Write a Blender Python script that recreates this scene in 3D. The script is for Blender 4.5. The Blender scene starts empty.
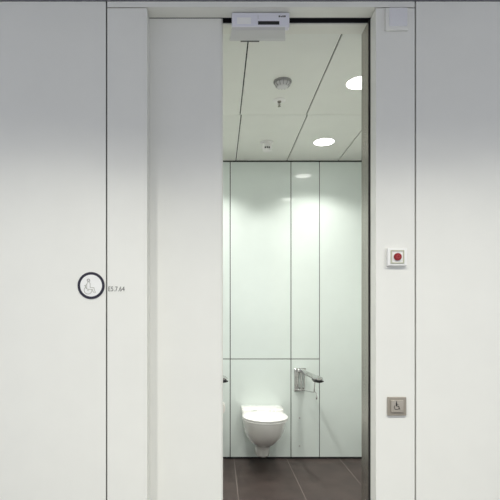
import bpy, bmesh, math
from mathutils import Vector, Matrix
PI = math.pi
scn = bpy.context.scene
COL = scn.collection
F = 468.0                     # focal length in pixels of a 500 px frame
YF = 2.044                    # corridor face of the front wall
YB = 4.07                     # back wall of the washroom
ZC = 2.592                    # ceiling / door head height
CZ = 1.25                     # eye height

# ------------------------------------------------------------------ materials
def mat(name, col, rough=.5, metal=0, ior=1.45, coat=0, noise=0, nscale=8, bump=0, bscale=200, emit=None, es=0, stretch=None):
    m = bpy.data.materials.new(name); m.use_nodes = True
    nt = m.node_tree; b = nt.nodes['Principled BSDF']
    b.inputs['Base Color'].default_value = (*col, 1)
    b.inputs['Roughness'].default_value = rough
    b.inputs['Metallic'].default_value = metal
    b.inputs['IOR'].default_value = ior
    b.inputs['Coat Weight'].default_value = coat
    b.inputs['Coat Roughness'].default_value = .03
    tc = nt.nodes.new('ShaderNodeTexCoord')
    mp = nt.nodes.new('ShaderNodeMapping')
    nt.links.new(tc.outputs['Object'], mp.inputs[0])
    if stretch: mp.inputs['Scale'].default_value = stretch
    n = nt.nodes.new('ShaderNodeTexNoise'); n.inputs['Scale'].default_value = nscale
    n.inputs['Detail'].default_value = 4
    nt.links.new(mp.outputs[0], n.inputs['Vector'])
    r = nt.nodes.new('ShaderNodeValToRGB')
    k = max(noise, .01)
    r.color_ramp.elements[0].position = .3; r.color_ramp.elements[1].position = .7
    r.color_ramp.elements[0].color = (*[c*(1-k) for c in col], 1)
    r.color_ramp.elements[1].color = (*[min(1, c*(1+k)) for c in col], 1)
    nt.links.new(n.outputs[0], r.inputs[0])
    nt.links.new(r.outputs[0], b.inputs['Base Color'])
    if bump:
        n2 = nt.nodes.new('ShaderNodeTexNoise'); n2.inputs['Scale'].default_value = bscale
        nt.links.new(mp.outputs[0], n2.inputs['Vector'])
        bu = nt.nodes.new('ShaderNodeBump'); bu.inputs['Strength'].default_value = bump
        bu.inputs['Distance'].default_value = .001
        nt.links.new(n2.outputs[0], bu.inputs['Height']); nt.links.new(bu.outputs[0], b.inputs['Normal'])
    if emit:
        b.inputs['Emission Color'].default_value = (*emit, 1); b.inputs['Emission Strength'].default_value = es
    return m
M = dict(
 wall=mat('satin_white_panel', (.80,.80,.752), .42),
 side=mat('painted_wall', (.85,.86,.84), .5),
 jambpaint=mat('satin_cream_frame', (.78,.78,.72), .4),
 gap=mat('shadow_gap', (.015,.015,.017), .8),
 seam=mat('grey_joint', (.045,.045,.042), .8),
 glass=mat('green_white_glass', (.75,.825,.79), .30, coat=1.0),
 ceil=mat('green_white_tile', (.80,.815,.765), .6),
 ceilc=mat('corridor_ceiling', (.74,.74,.76), .7),
 tile=mat('brown_grey_stone', (.056,.040,.036), .5, noise=.22, nscale=5, bump=.15, bscale=60),
 grout=mat('grout', (.20,.17,.155), .9),
 cfloor=mat('corridor_floor', (.25,.25,.24), .5, noise=.1),
 steel=mat('brushed_steel', (.36,.335,.30), .27, metal=.75, noise=.12, nscale=30, stretch=(1,1,.03)),
 rubber=mat('dark_rubber', (.03,.027,.025), .6),
 brass=mat('bronze_edge', (.30,.22,.13), .4, metal=.3),
 door=mat('door_leaf', (.79,.79,.742), .4),
 ceramic=mat('white_ceramic', (.83,.83,.80), .12, coat=.6),
 seat=mat('seat_plastic', (.84,.84,.82), .22),
 chrome=mat('chrome', (.58,.58,.57), .14, metal=1),
 black=mat('black_plastic', (.012,.012,.013), .3),
 plast=mat('white_plastic', (.84,.84,.82), .35),
 plastl=mat('pale_grey_plastic', (.74,.74,.80), .4),
 plastg=mat('grey_plastic', (.50,.50,.50), .4),
 plastm=mat('mid_grey_plastic', (.60,.60,.60), .4),
 cover=mat('pale_cover', (.75,.75,.77), .4),
 plastd=mat('dark_grey_plastic', (.28,.28,.27), .4),
 cream=mat('cream_plastic', (.50,.51,.38), .4),
 red=mat('red_plastic', (.27,.008,.012), .25, coat=.5),
 redd=mat('dark_red', (.42,.05,.05), .4),
 navy=mat('navy_print', (.022,.02,.036), .5),
 ink=mat('grey_ink', (.09,.09,.085), .6),
 inkl=mat('light_grey_ink', (.42,.42,.36), .6),
 bronze=mat('champagne_metal', (.36,.325,.27), .38, metal=.35),
 bronzel=mat('champagne_plate', (.45,.41,.35), .34, metal=.35),
 paper=mat('tissue', (.82,.81,.77), .9, bump=.3),
 card=mat('cardboard', (.4,.3,.2), .9),
 lamp=mat('lamp_diffuser', (.9,.9,.9), .4, emit=(1,.985,.93), es=9),
 lampc=mat('corridor_diffuser', (.9,.9,.9), .4, emit=(1,.97,.9), es=6),
)

# ------------------------------------------------------------------ helpers
def box(bm, x0,x1,y0,y1,z0,z1, mi=0, bev=0):
    r = bmesh.ops.create_cube(bm, size=1)
    vs = r['verts']
    for v in vs:
        v.co = Vector((x0+(v.co.x+.5)*(x1-x0), y0+(v.co.y+.5)*(y1-y0), z0+(v.co.z+.5)*(z1-z0)))
    fs = list({f for v in vs for f in v.link_faces})
    for f in fs: f.material_index = mi
    if bev:
        es = list({e for v in vs for e in v.link_edges})
        g = bmesh.ops.bevel(bm, geom=es, offset=bev, segments=3, affect='EDGES', profile=.6)
        for f in g['faces']: f.material_index = mi
def lathe(bm, prof, n=48, axis='z', c=(0,0,0), mi=0, sx=1, sy=1):
    """prof: list of (r, h); closed at both ends when r == 0."""
    c = Vector(c); rings = []
    def P(r,h,a):
        u,v = r*math.cos(a)*sx, r*math.sin(a)*sy
        if axis=='z': return c+Vector((u,v,h))
        if axis=='y': return c+Vector((u,h,v))
        return c+Vector((h,u,v))
    for r,h in prof:
        if r<1e-6: rings.append([bm.verts.new(P(0,h,0))])
        else: rings.append([bm.verts.new(P(r,h,2*PI*i/n)) for i in range(n)])
    for a,b in zip(rings, rings[1:]):
        for i in range(n):
            j=(i+1)%n
            if len(a)==1 and len(b)==1: continue
            if len(a)==1: f=bm.faces.new((a[0],b[i],b[j]))
            elif len(b)==1: f=bm.faces.new((a[i],a[j],b[0]))
            else: f=bm.faces.new((a[i],a[j],b[j],b[i]))
            f.material_index=mi
def tube(bm, pts, r, n=12, mi=0, flat=1.0):
    pts=[Vector(p) for p in pts]; rings=[]
    up=Vector((0,0,1))
    for i,p in enumerate(pts):
        t=(pts[min(i+1,len(pts)-1)]-pts[max(i-1,0)]).normalized()
        a=t.cross(up)
        if a.length<.1: a=t.cross(Vector((1,0,0)))
        a.normalize(); b=a.cross(t).normalized()
        rings.append([bm.verts.new(p+a*r*math.cos(2*PI*k/n)+b*r*flat*math.sin(2*PI*k/n)) for k in range(n)])
    for A,B in zip(rings,rings[1:]):
        for k in range(n):
            f=bm.faces.new((A[k],A[(k+1)%n],B[(k+1)%n],B[k])); f.material_index=mi
    bm.faces.new(rings[0][::-1]).material_index=mi; bm.faces.new(rings[-1]).material_index=mi
def loft(bm, rings, cap0=True, cap1=True, mi=0):
    R=[[bm.verts.new(p) for p in r] for r in rings]; n=len(R[0])
    for A,B in zip(R,R[1:]):
        for k in range(n):
            bm.faces.new((A[k],A[(k+1)%n],B[(k+1)%n],B[k])).material_index=mi
    if cap0: bm.faces.new(R[0][::-1]).material_index=mi
    if cap1: bm.faces.new(R[-1]).material_index=mi
def ribbon(bm, pts, w, y0, y1, mi=0):
    """flat stroke in the xz plane, from depth y0 to y1"""
    P=[Vector((p[0],0,p[1])) for p in pts]
    for a,b in zip(P,P[1:]):
        d=(b-a)
        if d.length<1e-9: continue
        d.normalize(); nrm=Vector((-d.z,0,d.x))*w/2; e=d*w*.3
        q=[a-e+nrm,b+e+nrm,b+e-nrm,a-e-nrm]
        A=[bm.verts.new((v.x,y0,v.z)) for v in q]; B=[bm.verts.new((v.x,y1,v.z)) for v in q]
        fs=[bm.faces.new(A),bm.faces.new(B[::-1])]
        for k in range(4): fs.append(bm.faces.new((A[k],A[(k+1)%4],B[(k+1)%4],B[k])))
        for f in fs: f.material_index=mi
def obj(name, bm, mats, parent=None, smooth=False, label=None, recalc=True):
    if recalc: bmesh.ops.recalc_face_normals(bm, faces=bm.faces)
    me=bpy.data.meshes.new(name); bm.to_mesh(me); bm.free()
    if not isinstance(mats,(list,tuple)): mats=[mats]
    for m in mats: me.materials.append(m)
    if smooth:
        for p in me.polygons: p.use_smooth=True
        me.set_sharp_from_angle(angle=math.radians(40))
    o=bpy.data.objects.new(name,me); COL.objects.link(o)
    if parent: o.parent=parent
    if label: o['label']=label
    return o
def B(): return bmesh.new()
def thing(name,label,cat,loc=(0,0,0),group=None):
    o=bpy.data.objects.new(name,None); COL.objects.link(o); o.location=loc
    o.empty_display_size=.05
    o['label']=label; o['category']=cat
    if group: o['group']=group
    return o
def struct(name,bm,mats,**k):
    o=obj(name,bm,mats,**k); o['kind']='structure'; return o
def dup(root,loc,label):
    r=root.copy(); COL.objects.link(r); r.location=loc; r['label']=label
    for ch in list(root.children):
        c=ch.copy(); COL.objects.link(c); c.parent=r
        for g in list(ch.children):
            d=g.copy(); COL.objects.link(d); d.parent=c
    return r
def fx(px): return (px-218)/(F/YF)          # picture column -> x on the corridor wall face
def fz(py): return CZ+(315-py)/(F/YF)

# ------------------------------------------------------------------ setting: corridor side
XL,XR=-.31,.69            # clear opening
SL,SR=fx(106.5),fx(415.5) # outer joints of the surround
G=.0032                   # half a joint
HT=ZC+.0275                # top of the head strip
CC=2.636                  # corridor ceiling
x0,x1=-2.6,3.2
YS0,YS1,YR=2.118,2.152,2.229   # door slot, room face
bm=B(); box(bm,x0,SL-G,YF,YF+.02,0,HT,bev=.001); struct('wall_front_left',bm,M['wall'])
bm=B(); box(bm,SR+G,x1,YF,YF+.02,0,HT,bev=.001); struct('wall_front_right',bm,M['wall'])
bm=B(); box(bm,SL+G,XL,YF,YS0,0,ZC-.002,bev=.001); struct('trim_1',bm,M['wall'])
bm=B(); box(bm,XR,SR-G,YF,YS0,0,ZC-.002,bev=.001); struct('trim_2',bm,M['wall'])
bm=B(); box(bm,SL+G,SR-G,YF,YS0,ZC+.0028,HT,bev=.0006)
for f in bm.faces:
    f.normal_update()
    if abs(f.normal.z)>.9: f.material_index=1
struct('trim_3',bm,[M['wall'],M['jambpaint']])
# dark carcass behind the joints
bm=B(); box(bm,x0,SL+.05,YF+.021,YF+.028,0,CC-.004); box(bm,SR-.05,x1,YF+.021,YF+.028,0,CC-.004)
box(bm,x0,x1,YF+.021,YF+.028,HT-.01,CC-.001)
box(bm,SL-.02,SL+G-.0002,YF+.012,YS0,0,HT); box(bm,SR-G+.0002,SR+.02,YF+.012,YS0,0,HT)
box(bm,SL+G,XL-.004,YF+.010,YS0-.001,ZC-.0019,ZC+.0027); box(bm,XR+.004,SR-G,YF+.010,YS0-.001,ZC-.0019,ZC+.0027)
struct('wall_front_core',bm,M['seam'])
# room-side leaf of the same wall, behind the door pocket
bm=B()
box(bm,-.9,XL,YS1+.014,YR,0,ZC); box(bm,XR+.0,1.6,YS1,YR,0,ZC); box(bm,-.9,1.6,YS1,YR,ZC+.0,ZC+.06)
struct('wall_front_inner',bm,M['side'])
# track slot over the door
bm=B(); box(bm,-.95,XR+.02,YS0,YS1,ZC+.045,ZC+.055); box(bm,-.95,XR+.02,YS0-.0005,YS0+.0015,ZC+.0005,ZC+.05)
box(bm,-.95,XR+.02,YS1-.0012,YS1+.0005,ZC+.0008,ZC+.05)
struct('trim_4',bm,M['gap'])
# cream soffit strip under the inner leaf and brushed steel jamb lining
bm=B(); box(bm,XL,XR-.0,YS1,YR,ZC-.004,ZC,bev=.0008); struct('trim_5',bm,M['jambpaint'])
bm=B(); box(bm,XR-.006,XR,YS0+.012,YR+.002,0,ZC-.0045,0,.001)
box(bm,XR-.0064,XR-.0005,YS0+.006,YS0+.013,0,ZC-.0045,1)
struct('trim_6',bm,[M['steel'],M['rubber'],M['brass']])
bm=B(); box(bm,XR+.0005,XR+.05,YS0,YS1,0,ZC+.04); struct('trim_7',bm,M['gap'])
bm=B(); box(bm,x0,x1,-1.6,YF+.03,-.05,0); struct('floor_corridor',bm,M['cfloor'])
bm=B(); box(bm,x0,x1,-1.6,YF+.03,CC,CC+.05); struct('ceiling_corridor',bm,M['ceilc'])

# sliding door leaf, mostly in its pocket, rounded leading edge
DX=.0225
bm=B()
prof=[(-.90,YS0+.001),(DX-.016,YS0+.001)]
for i in range(1,9):
    a=PI/2*i/8; prof.append((DX-.016+.016*math.sin(a), YS0+.017-.016*math.cos(a)))
for i in range(0,9):
    a=PI/2*i/8; prof.append((DX-.014+.014*math.cos(a), YS1-.015+.014*math.sin(a)-.001))
prof.append((-.90,YS1-.002))
loft(bm,[[Vector((x,y,.008)) for x,y in prof],[Vector((x,y,ZC+.03)) for x,y in prof]])
d=struct('door_1',bm,M['door'],smooth=True)

# ------------------------------------------------------------------ setting: washroom
RX0,RX1=-.86,1.52
bm=B()
box(bm,RX0-.02,RX1+.02,YB+.012,YB+.03,0,ZC+.03,1)
seam=[fx_ for fx_ in (.107,.634,.884)]
def bpx(px): return (px-218)/115.0
s1,s2,s3=bpx(230.2),bpx(291),bpx(319.6); zs=CZ-(359-315)/115.0; g=.0034
for a,b in ((RX0,s1-g),(s1+g,s2-g),(s2+g,s3-g)):
    box(bm,a,b,YB,YB+.01,zs+g,ZC-.011,0,.001); box(bm,a,b,YB,YB+.01,.016,zs-g,0,.001)
box(bm,s3+g*.8,RX1,YB,YB+.01,.016,ZC-.011,0,.001)
struct('wall_back',bm,[M['glass'],M['seam']])
bm=B(); box(bm,RX0,RX1,YB+.001,YB+.011,.0005,.0155); struct('base_gap_shade',bm,M['gap'])  # black strip under the glass panels, shade of the recessed gap put into its colour
bm=B(); box(bm,RX0-.03,RX0,YR,YB+.01,0,ZC+.011); struct('wall_left',bm,M['side'])
bm=B(); box(bm,RX1,RX1+.03,YR,YB+.01,0,ZC+.011); struct('wall_right',bm,M['side'])
# floor of stone tiles
bm=B(); box(bm,RX0,RX1,YF+.03,YB+.012,-.05,-.0012,1)
fxs=[.139-.458*2,.139-.458,.139,.597,1.055,1.513]; gg=.0028
ys=[2.08,3.06,YB]
xs=[RX0]+[x for x in fxs if RX0<x<RX1]+[RX1]
for a,b in zip(xs,xs[1:]):
    if b-a<.02: continue
    for c,e in zip(ys,ys[1:]): box(bm,a+gg,b-gg,c+gg,e-(gg if e<YB else 0),-.04,0,0)
struct('floor',bm,[M['tile'],M['grout']])
# metal ceiling tiles
bm=B(); box(bm,RX0-.03,RX1+.03,YR,YB+.012,ZC+.012,ZC+.03,1)
cxs=[RX0,-.287,.156,.600,1.045,1.49,RX1]; cg=.0035; YC=3.14
for a,b in zip(cxs,cxs[1:]):
    for c,e,j in ((YR,YC-.0018,.008),(YC+.0018,YB-.003,0)): box(bm,a+cg-(j if a>RX0 else 0),b-cg-(j if b<RX1 else 0),c,e,ZC,ZC+.01,0)
struct('ceiling',bm,[M['ceil'],M['gap']])

# ------------------------------------------------------------------ lamps
def downlight(name,loc,label,cat,group,r,dm):
    t=thing(name,label,cat,loc,group)
    bm=B(); lathe(bm,[(r,-.001),(r+.004,-.003),(r+.006,-.001),(r+.006,0),(r,0),(r,-.001)],48); obj('trim_ring',bm,M['plast'],t,True)
    bm=B(); lathe(bm,[(0,-.0012),(r,-.0012),(r,-.0002),(0,-.0002)],48); obj('diffuser',bm,dm,t)
    return t
dl=[(.822,3.63),(.822,2.705),(-.085,3.63),(-.085,2.69)]
labs=['round recessed ceiling downlight nearer the back glass wall, right row, fully in view',
 'round recessed ceiling downlight cut off by the steel jamb, nearest the doorway on the right',
 'round ceiling downlight behind the top of the sliding door, nearer the back glass wall',
 'round ceiling downlight behind the top of the sliding door, nearer the doorway']
t0=None
def spot(name,loc,e,table,rad,col):
    """downlight with a luminaire distribution: table of (angle from straight down in degrees, relative intensity)"""
    l=bpy.data.lights.new(name,'SPOT'); l.energy=e; l.spot_size=math.radians(176); l.spot_blend=0
    l.shadow_soft_size=rad; l.color=col; l.use_nodes=True
    nt=l.node_tree; em=nt.nodes['Emission']
    tc=nt.nodes.new('ShaderNodeTexCoord'); sp=nt.nodes.new('ShaderNodeSeparateXYZ')
    ab=nt.nodes.new('ShaderNodeMath'); ab.operation='ABSOLUTE'
    ac=nt.nodes.new('ShaderNodeMath'); ac.operation='ARCCOSINE'
    dv=nt.nodes.new('ShaderNodeMath'); dv.operation='DIVIDE'; dv.inputs[1].default_value=PI/2
    rp=nt.nodes.new('ShaderNodeValToRGB'); rp.color_ramp.interpolation='LINEAR'
    top=max(v for _,v in table)
    while len(rp.color_ramp.elements)<len(table): rp.color_ramp.elements.new(.5)
    for el,(ang,v) in zip(rp.color_ramp.elements,table):
        el.position=ang/90
    for el,(ang,v) in zip(rp.color_ramp.elements,table):
        el.color=(v/top,v/top,v/top,1)
    ml=nt.nodes.new('ShaderNodeMath'); ml.operation='MULTIPLY'; ml.inputs[1].default_value=top
    L=nt.links.new
    L(tc.outputs['Normal'],sp.inputs[0]); L(sp.outputs['Z'],ab.inputs[0]); L(ab.outputs[0],ac.inputs[0])
    L(ac.outputs[0],dv.inputs[0]); L(dv.outputs[0],rp.inputs[0]); L(rp.outputs[0],ml.inputs[0]); L(ml.outputs[0],em.inputs['Strength'])
    o=bpy.data.objects.new(name,l); COL.objects.link(o); o.location=loc; return o
T_ROOM=[(0,.48),(10,.48),(20,.48),(30,.43),(40,.31),(46,.23),(50,.20),(55,.09),(58,.03),(61,0)]
T_CORR=[(0,4),(25,3.8),(31,3.4),(43,1.9),(55,1.15),(60,.75),(65,.2),(70,0)]
for i,(x,y) in enumerate(dl):
    if i==0: t0=downlight('ceiling_downlight',(x,y,ZC),labs[0],'ceiling light','washroom downlights',.076,M['lamp'])
    else: dup(t0,(x,y,ZC),labs[i])
    spot('washroom_spot',(x,y,ZC-.006),156,T_ROOM,.05,(1,.985,.93))
t1=None
cl=['corridor ceiling downlight on the left, over the wall with the round sign','corridor ceiling downlight in front of the doorway','corridor ceiling downlight on the right, over the plain wall panel']
for i,x in enumerate((-.95,.28,1.50)):
    if i==0: t1=downlight('corridor_downlight',(x,.72,CC),cl[0],'ceiling light','corridor downlights',.09,M['lampc'])
    else: dup(t1,(x,.72,CC),cl[i])
    spot('corridor_spot',(x,.72,CC-.006),60,T_CORR,.07,(1,.985,.90))
w=bpy.data.worlds.new('world'); scn.world=w; w.use_nodes=True
bg=w.node_tree.nodes['Background']; bg.inputs[0].default_value=(.85,.885,1.0,1); bg.inputs[1].default_value=.72

# ------------------------------------------------------------------ toilet
T=thing('wall_hung_toilet','white wall-hung toilet with its lid closed on the green glass back wall','toilet',(.374,YB,0))
N=64
def egg(hw,front,back,z,bw=None,p=2.2):
    """plan outline: y = 0 at the wall, -y towards the viewer; wide point at 60 % of the way"""
    pts=[]; my=back+(front-back)*.48
    for i in range(N):
        a=2*PI*i/N; c,s=math.cos(a),math.sin(a)
        if s<=0:   # front half
            x=hw*math.copysign(abs(c)**(2/2.0),c); y=my+(front-my)*abs(s)
        else:
            q=p if bw is None else bw
            x=hw*math.copysign(abs(c)**(2/q),c); y=my-(my-back)*abs(s)**(2/q)
        pts.append(Vector((x,-y,z)))
    return pts
bm=B()
R=[(.059,.21,0,.074),(.063,.232,0,.088),(.064,.24,0,.135),(.068,.262,0,.165),(.092,.34,0,.195),(.122,.41,0,.232),(.145,.462,0,.272),(.161,.497,0,.312),(.169,.522,0,.352),(.173,.535,0,.388),(.174,.540,0,.410),(.172,.537,0,.418)]
rings=[egg(h,f,b,z,bw=4.5 if z>.2 else 3.5) for h,f,b,z in R]
loft(bm,rings)
obj('bowl',bm,M['ceramic'],T,True)
# raised ledge at the back of the bowl
bm=B()
def rr(hx,y0,y1,z,r=.02,n=6):
    pts=[]
    for cx,cy,a0 in ((hx-r,-(y0),0),(-hx+r,-(y0),PI/2),(-hx+r,-(y1-r),PI),(hx-r,-(y1-r),1.5*PI)):
        for k in range(n+1):
            a=a0+PI/2*k/n
            if cy==-(y0): pts.append(Vector((cx+r*math.cos(a),cy,z)))
            else: pts.append(Vector((cx+r*math.cos(a),cy+r*math.sin(a),z)))
    return pts
loft(bm,[rr(.170,.0,.17,.38),rr(.173,.0,.175,.42),rr(.175,.0,.160,.452),rr(.174,.0,.155,.459),rr(.168,.0,.146,.463)])
obj('ledge',bm,M['ceramic'],T,True)
bm=B(); sb=.172
loft(bm,[egg(.174,.543,sb,.4195,2.6),egg(.179,.550,sb-.003,.423,2.6),egg(.179,.550,sb-.003,.430,2.6),egg(.175,.545,sb,.434,2.6)])
obj('seat',bm,M['seat'],T,True)
bm=B()
loft(bm,[egg(.173,.541,sb+.004,.437,2.6),egg(.179,.551,sb,.439,2.6),egg(.1795,.552,sb,.447,2.6),egg(.175,.546,sb+.004,.452,2.6),egg(.158,.528,sb+.018,.4545,2.6),egg(.10,.46,sb+.06,.456,2.5),egg(.03,.38,sb+.14,.4565,2.3)])
obj('lid',bm,M['seat'],T,True)
bm=B(); loft(bm,[egg(.168,.534,sb+.01,.4335,2.6),egg(.168,.534,sb+.01,.4375,2.6)]); obj('seat_buffer',bm,M['plastg'],T)
for s in (-1,1):
    bm=B(); lathe(bm,[(0,-.022),(.009,-.022),(.010,-.02),(.010,.02),(.009,.022),(0,.022)],20,axis='x',c=(s*.075,-.176,.447)); obj('hinge',bm,M['chrome'],T,True)

# ------------------------------------------------------------------ fold-down rails
def rail(loc,label):
    t=thing('grab_rail',label,'grab rail',loc,'fold-down grab rails')
    bm=B(); box(bm,-.050,-.014,-.014,0,-.105,.095,bev=.004); box(bm,-.05,.052,-.010,0,.055,.095,bev=.004)
    box(bm,-.05,.04,-.010,0,-.105,-.075,bev=.004); wp=obj('wall_plate',bm,M['chrome'],t,True)
    for (a,b) in ((-.034,.077),(.036,.077),(-.034,-.09)):
        bm=B(); lathe(bm,[(0,-.020),(.008,-.020),(.010,-.016),(.010,-.009),(0,-.009)],20,axis='y',c=(a,0,b)); obj('bolt',bm,M['chrome'],wp,True)
    bm=B(); tube(bm,[(.006,-.03,-.10),(.006,-.03,.085)],.009,14); tube(bm,[(.035,-.022,-.085),(.035,-.022,.07)],.005,12)
    box(bm,-.03,.045,-.042,-.008,.062,.088,bev=.005); box(bm,-.03,.035,-.036,-.008,-.10,-.082,bev=.004)
    obj('hinge_bracket',bm,M['chrome'],t,True)
    # padded upper arm, flat section widening to its nose
    bm=B(); rings=[]
    for y,hw,hh,xc,z in ((-.035,.012,.016,.010,.076),(-.06,.015,.018,.012,.075),(-.2,.018,.018,.022,.073),(-.38,.020,.018,.038,.072),(-.43,.026,.017,.044,.072),(-.465,.033,.016,.049,.072),(-.50,.036,.015,.052,.072),(-.52,.031,.013,.052,.071),(-.528,.021,.009,.052,.071)):
        rings.append([Vector((xc+hw*math.copysign(abs(math.cos(a))**.8,math.cos(a)),y,z+hh*math.sin(a))) for a in [2*PI*k/24 for k in range(24)]])
    loft(bm,rings); obj('arm',bm,M['chrome'],t,True)
    bm=B(); rings=[]
    for y,hw,xc in ((-.40,.018,.040),(-.43,.028,.045),(-.47,.036,.050),(-.505,.041,.053),(-.525,.038,.053),(-.535,.026,.053)):
        rings.append([Vector((xc+hw*math.cos(a),y,.052+.009*math.sin(a))) for a in [2*PI*k/24 for k in range(24)]])
    loft(bm,rings); obj('grip_pad',bm,M['black'],t,True,label='black underside pad at the end of the arm')
    bm=B(); tube(bm,[(.006,-.03,-.088),(.012,-.15,-.078),(.022,-.35,-.055),(.026,-.46,-.040),(.026,-.478,-.030),(.027,-.482,-.01),(.030,-.482,.04)],.0045,10)
    obj('lower_arm',bm,M['chrome'],t,True)
    bm=B(); lathe(bm,[(0,-.018),(.005,-.016),(.008,-.006),(.008,.004),(.004,.012),(.002,.03),(0,.03)],18,c=(.044,-.478,-.075)); 
    tube(bm,[(.044,-.478,-.048),(.036,-.48,-.036),(.028,-.478,-.032)],.0022,8)
    obj('release_tag',bm,M['chrome'],t,True)
    return t
RZ=.694
r1=rail((.712,YB,RZ),'chrome fold-down grab rail to the right of the toilet')
r2=dup(r1,(-.015,YB,RZ),'chrome fold-down grab rail left of the toilet, half behind the sliding door edge')
t=thing('toilet_roll','white toilet roll below the left grab rail, mostly behind the door edge','toilet roll',(.004,3.60,.539))
bm=B(); lathe(bm,[(.020,-.05),(.050,-.05),(.052,-.047),(.052,.047),(.050,.05),(.020,.05),(.020,-.05)],36,axis='y'); obj('paper',bm,M['paper'],t,True)
bm=B(); lathe(bm,[(.018,-.05),(.020,-.0505),(.020,.0505),(.018,.05),(.018,-.05)],30,axis='y'); obj('core',bm,M['card'],t,True)
bm=B(); tube(bm,[(.021,-.30,-.062),(.012,-.30,-.10),(.004,-.305,-.140),(.004,-.36,-.141),(.004,-.54,-.141)],.004,10)
o=obj('roll_holder',bm,M['chrome'],r2,True)
# fixing caps
for z,l in ((418,'upper small grey fixing cap in the panel below the right grab rail'),(446,'lower small grey fixing cap in the panel below the right grab rail')):
    t=thing('fixing_cap',l,'fixing cap',(bpx(299.6),YB,CZ-(z-315)/115.0),'fixing caps below the rail')
    bm=B(); lathe(bm,[(0,-.0035),(.0055,-.003),(.007,0),(0,0)],20,axis='y'); obj('cap',bm,M['plastg'],t,True)

# ------------------------------------------------------------------ ceiling fittings
def cpos(px,py): s=(315-py)/(ZC-CZ); return ((px-218)/s, F/s, ZC)
t=thing('smoke_detector','round grey ring-shaped smoke detector on the washroom ceiling, nearest the doorway','smoke detector',cpos(282.6,81.5))
bm=B(); lathe(bm,[(0,0),(.052,0),(.052,-.006),(.049,-.010),(0,-.010)],40); obj('base',bm,M['plastd'],t,True)
bm=B(); lathe(bm,[(0,-.010),(.043,-.010),(.045,-.015),(.041,-.022),(.032,-.030),(.020,-.034),(0,-.035)],40); dh=obj('head',bm,M['plastm'],t,True)
bm=B()
for k in range(12):
    a=2*PI*k/12; r=.0445
    tube(bm,[(.0445*math.cos(a),.0445*math.sin(a),-.011),(.041*math.cos(a),.041*math.sin(a),-.0225),(.032*math.cos(a),.032*math.sin(a),-.0305)],.0022,6)
obj('vent_ribs',bm,M['plastd'],dh,True)
t=thing('sprinkler_head','small sprinkler with round white plate and hanging steel head behind the smoke detector','sprinkler',cpos(279.3,100.3))
bm=B(); lathe(bm,[(0,0),(.040,0),(.040,-.002),(.034,-.005),(.014,-.007),(0,-.007)],36); obj('escutcheon',bm,M['plast'],t,True)
bm=B(); lathe(bm,[(0,-.007),(.012,-.007),(.011,-.014),(.003,-.016),(.003,-.036),(.009,-.037),(.009,-.039),(0,-.039)],24)
for s in (-1,1): tube(bm,[(s*.007,0,-.012),(s*.007,0,-.026),(s*.003,0,-.037)],.0012,8)
obj('nozzle',bm,M['steel'],t,True)
t=thing('motion_detector','small white ceiling detector with a dark lens, near the back glass wall','detector',cpos(266.8,142.5))
bm=B(); lathe(bm,[(0,0),(.050,0),(.050,-.005),(.045,-.009),(.036,-.010),(.035,-.056),(.031,-.066),(0,-.067)],40); bd=obj('body',bm,M['plast'],t,True)
bm=B(); 
for a in (-.9,-.3,.3):
    pass
for k in range(3):
    a=-PI/2+(k-1)*.42; c=Vector((.0355*math.cos(a),.0355*math.sin(a),-.049))
    box(bm,c.x-.005,c.x+.005,c.y-.003,c.y+.003,c.z-.006,c.z+.006,bev=.001)
obj('lens',bm,M['black'],t,label='dark lens windows')

# ------------------------------------------------------------------ door operator sensor under the head
dz=ZC-.001
t=thing('door_sensor','white boxy door motion sensor hanging from the head over the doorway','sensor',(0,YF,dz))
X0,X1=.0615,.3170
bm=B(); box(bm,X0,X1,.030,.062,-.062,0,bev=.004); box(bm,X0+.004,X1-.016,.050,.118,-.020,-.0,bev=.003); h=obj('housing',bm,M['plastl'],t,True)
bm=B(); pr=[(.040,-.073),(.040,-.070),(.118,-.020),(.128,-.022),(.134,-.050),(.132,-.064),(.120,-.070)]
pr=[(.034,-.0725),(.060,-.0705),(.120,-.0705),(.142,-.066),(.146,-.070),(.142,-.077),(.120,-.079),(.050,-.078)]
xs0=[(X0-.000,X1-.022)]
pr=[(y-.009 if y>.1 else y,z+.011) for y,z in pr]
loft(bm,[[Vector((X0+.001-.075*(y-.034),y,z)) for y,z in pr],[Vector((X1-.020+.17*(y-.034),y,z)) for y,z in pr]])
obj('lower_cover',bm,M['plastm'],t)
bm=B(); box(bm,X0+.004,X1-.024,.108,.122,-.060,-.004,bev=.004); obj('rear_housing',bm,M['plastl'],t,True)
def sx(px): return (px-218)/(F/(YF+.03))
def sz(py): return CZ+(315-py)/(F/(YF+.03))-dz
bm=B(); box(bm,sx(258),sx(279.3),.0285,.031,sz(24.7),sz(21.3)); obj('window',bm,M['black'],t,label='black slot window in the front of the sensor')
bm=B(); box(bm,sx(257.8),sx(258.3),.029,.031,sz(19),sz(15.5)); box(bm,sx(237),sx(251),.0285,.031,sz(24),sz(17.5),1,.0012); obj('button_panel',bm,[M['plastg'],M['plast']],t)
bm=B()
for k,(a,b) in enumerate(((278.6,280.4),(280.9,282.0),(282.4,283.6),(284.0,285.6))): box(bm,sx(a),sx(b),.029,.031,sz(17.2),sz(15.6 if k!=1 else 16))
obj('maker_mark',bm,M['ink'],t,label='small grey printed mark at the upper right corner')
bm=B(); box(bm,.105,.192,.131,.1385,-.068,-.063,bev=.001); obj('lens_slit',bm,M['ink'],t)

# ------------------------------------------------------------------ things on the corridor wall
t=thing('wall_sensor','small square white box high on the surround at the upper right of the doorway','sensor',(fx(396),YF,fz(20.2)))
bm=B(); box(bm,-.049,.049,-.012,0,-.050,.048,bev=.005); b0=obj('housing',bm,M['wall'],t,True)
bm=B(); box(bm,-.034,.044,-.016,-.010,-.034,.046,bev=.003); obj('front_cover',bm,M['cover'],t,True)

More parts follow.
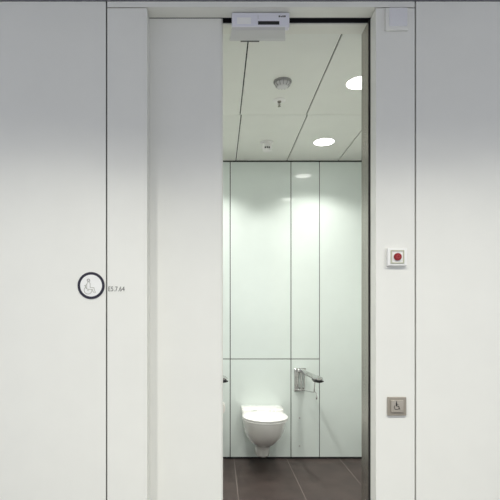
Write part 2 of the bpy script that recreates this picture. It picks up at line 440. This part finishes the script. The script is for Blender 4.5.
t=thing('emergency_call_switch','white square emergency call switch with a round red button on the right surround','call button',(fx(395.7),YF,fz(257.4)))
bm=B(); box(bm,-.042,.042,-.019,0,-.038,.038,bev=.003); obj('frame',bm,M['plast'],t,True)
bm=B()
for a in ((-.030,.030,-.027,-.022,),(-.030,.030,.024,.029)): pass
box(bm,-.027,.027,-.0225,-.018,.024,.029,bev=.001); box(bm,-.027,.027,-.0225,-.018,-.029,-.024,bev=.001)
box(bm,-.029,-.024,-.0225,-.018,-.029,.029,bev=.001); box(bm,.024,.029,-.0225,-.018,-.029,.029,bev=.001)
obj('raised_rim',bm,M['cream'],t,True)
bm=B(); box(bm,-.024,.024,-.0200,-.018,-.024,.024); obj('face_plate',bm,M['plast'],t)
bm=B(); lathe(bm,[(0,-.030),(.009,-.0305),(.0145,-.0295),(.0165,-.027),(.0165,-.0195),(0,-.0195)],36,axis='y'); bt=obj('push_button',bm,M['red'],t,True,label='round red push button')
bm=B(); lathe(bm,[(.0055,-.0310),(.0078,-.0310),(.0078,-.030),(.0055,-.030),(.0055,-.0310)],30,axis='y'); obj('button_ring',bm,M['redd'],bt)

t=thing('door_opener_switch','champagne metal door opener switch with wheelchair symbol, low on the right surround','switch',(fx(396.3),YF,fz(406)))
bm=B(); box(bm,-.0405,.0405,-.010,0,-.0400,.0400,bev=.002); obj('frame',bm,M['bronze'],t,True)
bm=B(); box(bm,-.0280,.0250,-.0165,-.009,-.0240,.0280,bev=.0015); pl=obj('push_plate',bm,M['bronzel'],t,True)
def q(u,v): return ((u-227)*.000437,-(v-213)*.000437)
bm=B(); yy0,yy1=-.0172,-.0163
def circ(cx,cz,r,a0,a1,n=22): return [(cx+r*math.cos(a0+(a1-a0)*k/n),cz+r*math.sin(a0+(a1-a0)*k/n)) for k in range(n+1)]
c=q(215,166); lathe(bm,[(0,yy0),(.0027,yy0),(.0027,yy1),(0,yy1)],18,axis='y',c=(c[0],0,c[1]))
ribbon(bm,[q(214,178),q(214,205)],.0052,yy0,yy1); ribbon(bm,[q(214,205),q(236,208),q(244,236),q(250,234)],.0026,yy0,yy1)
ribbon(bm,[q(214,189),q(232,190)],.0020,yy0,yy1)
c=q(216,218); ribbon(bm,circ(c[0],c[1],.0105,math.radians(135),math.radians(385)),.0020,yy0,yy1)
obj('wheelchair_symbol',bm,M['black'],pl,label='black wheelchair symbol')

# round sign, its number
t=thing('round_sign','round white washroom sign with navy ring and thin wheelchair figure, left of doorway','sign',(fx(91.2),YF,fz(285.6)))
bm=B(); lathe(bm,[(0,-.0018),(.049,-.0018),(.049,0),(0,0)],64,axis='y'); ds=obj('disc',bm,M['plast'],t)
bm=B(); lathe(bm,[(.0478,-.0025),(.0590,-.0025),(.0590,0),(.0478,0),(.0478,-.0025)],72,axis='y'); obj('ring',bm,M['navy'],t,label='navy ring')
def q(u,v): return ((u-253)*.000280,-(v-243)*.000280)
bm=B(); yy0,yy1=-.0024,-.0017; W=.0021
c=q(212,160); ribbon(bm,circ(c[0],c[1],.0056,0,2*PI),W,yy0,yy1)
ribbon(bm,[q(203,188),q(188,212),q(184,290)],W,yy0,yy1)
ribbon(bm,[q(222,188),q(238,215),q(238,272),q(298,276),q(306,318),q(322,352)],W,yy0,yy1)
ribbon(bm,[q(184,290),q(216,300),q(272,302),q(285,340),q(306,358)],W,yy0,yy1)
ribbon(bm,[q(150,235),q(168,262),q(178,292)],W,yy0,yy1); ribbon(bm,[q(190,222),q(168,238),q(166,256)],W,yy0,yy1)
c=q(205,315); ribbon(bm,circ(c[0],c[1],.0168,math.radians(130),math.radians(372)),W,yy0,yy1)
ribbon(bm,circ(c[0],c[1],.0030,0,2*PI,10),.0012,yy0,yy1)
obj('wheelchair_figure',bm,M['inkl'],ds,label='thin grey wheelchair figure')
cu=bpy.data.curves.new('txt','FONT'); cu.body='E5.7.64'; cu.size=.0295; cu.extrude=.0004; cu.space_character=1.05
to=bpy.data.objects.new('txt',cu); COL.objects.link(to)
bpy.context.view_layer.update()
me=bpy.data.meshes.new_from_object(to.evaluated_get(bpy.context.evaluated_depsgraph_get()))
bpy.data.objects.remove(to); bpy.data.curves.remove(cu)
wid=max(v.co.x for v in me.vertices)-min(v.co.x for v in me.vertices)
mnx=min(v.co.x for v in me.vertices); k=(fx(124.6)-fx(108.4))/wid
for v in me.vertices: v.co=Vector(((v.co.x-mnx)*k,-.0006-v.co.z,v.co.y))
me.materials.append(M['ink'])
o=bpy.data.objects.new('room_number',me); COL.objects.link(o); o.location=(fx(108.4),YF,fz(291.2))
o['label']='small grey lettered room number E5.7.64 beside the round sign'; o['category']='lettering'

# ------------------------------------------------------------------ camera, view
cd=bpy.data.cameras.new('camera'); cam=bpy.data.objects.new('camera',cd); COL.objects.link(cam)
cam.location=(0,0,CZ); cam.rotation_euler=(PI/2,0,0)
cd.sensor_width=36; cd.lens=F/500*36; cd.shift_x=(250-218)/500; cd.shift_y=(315-250)/500; cd.clip_start=.05
scn.camera=cam
vs=scn.view_settings; vs.view_transform='Standard'; vs.look='None'; vs.gamma=1; vs.exposure=0; vs.use_curve_mapping=False
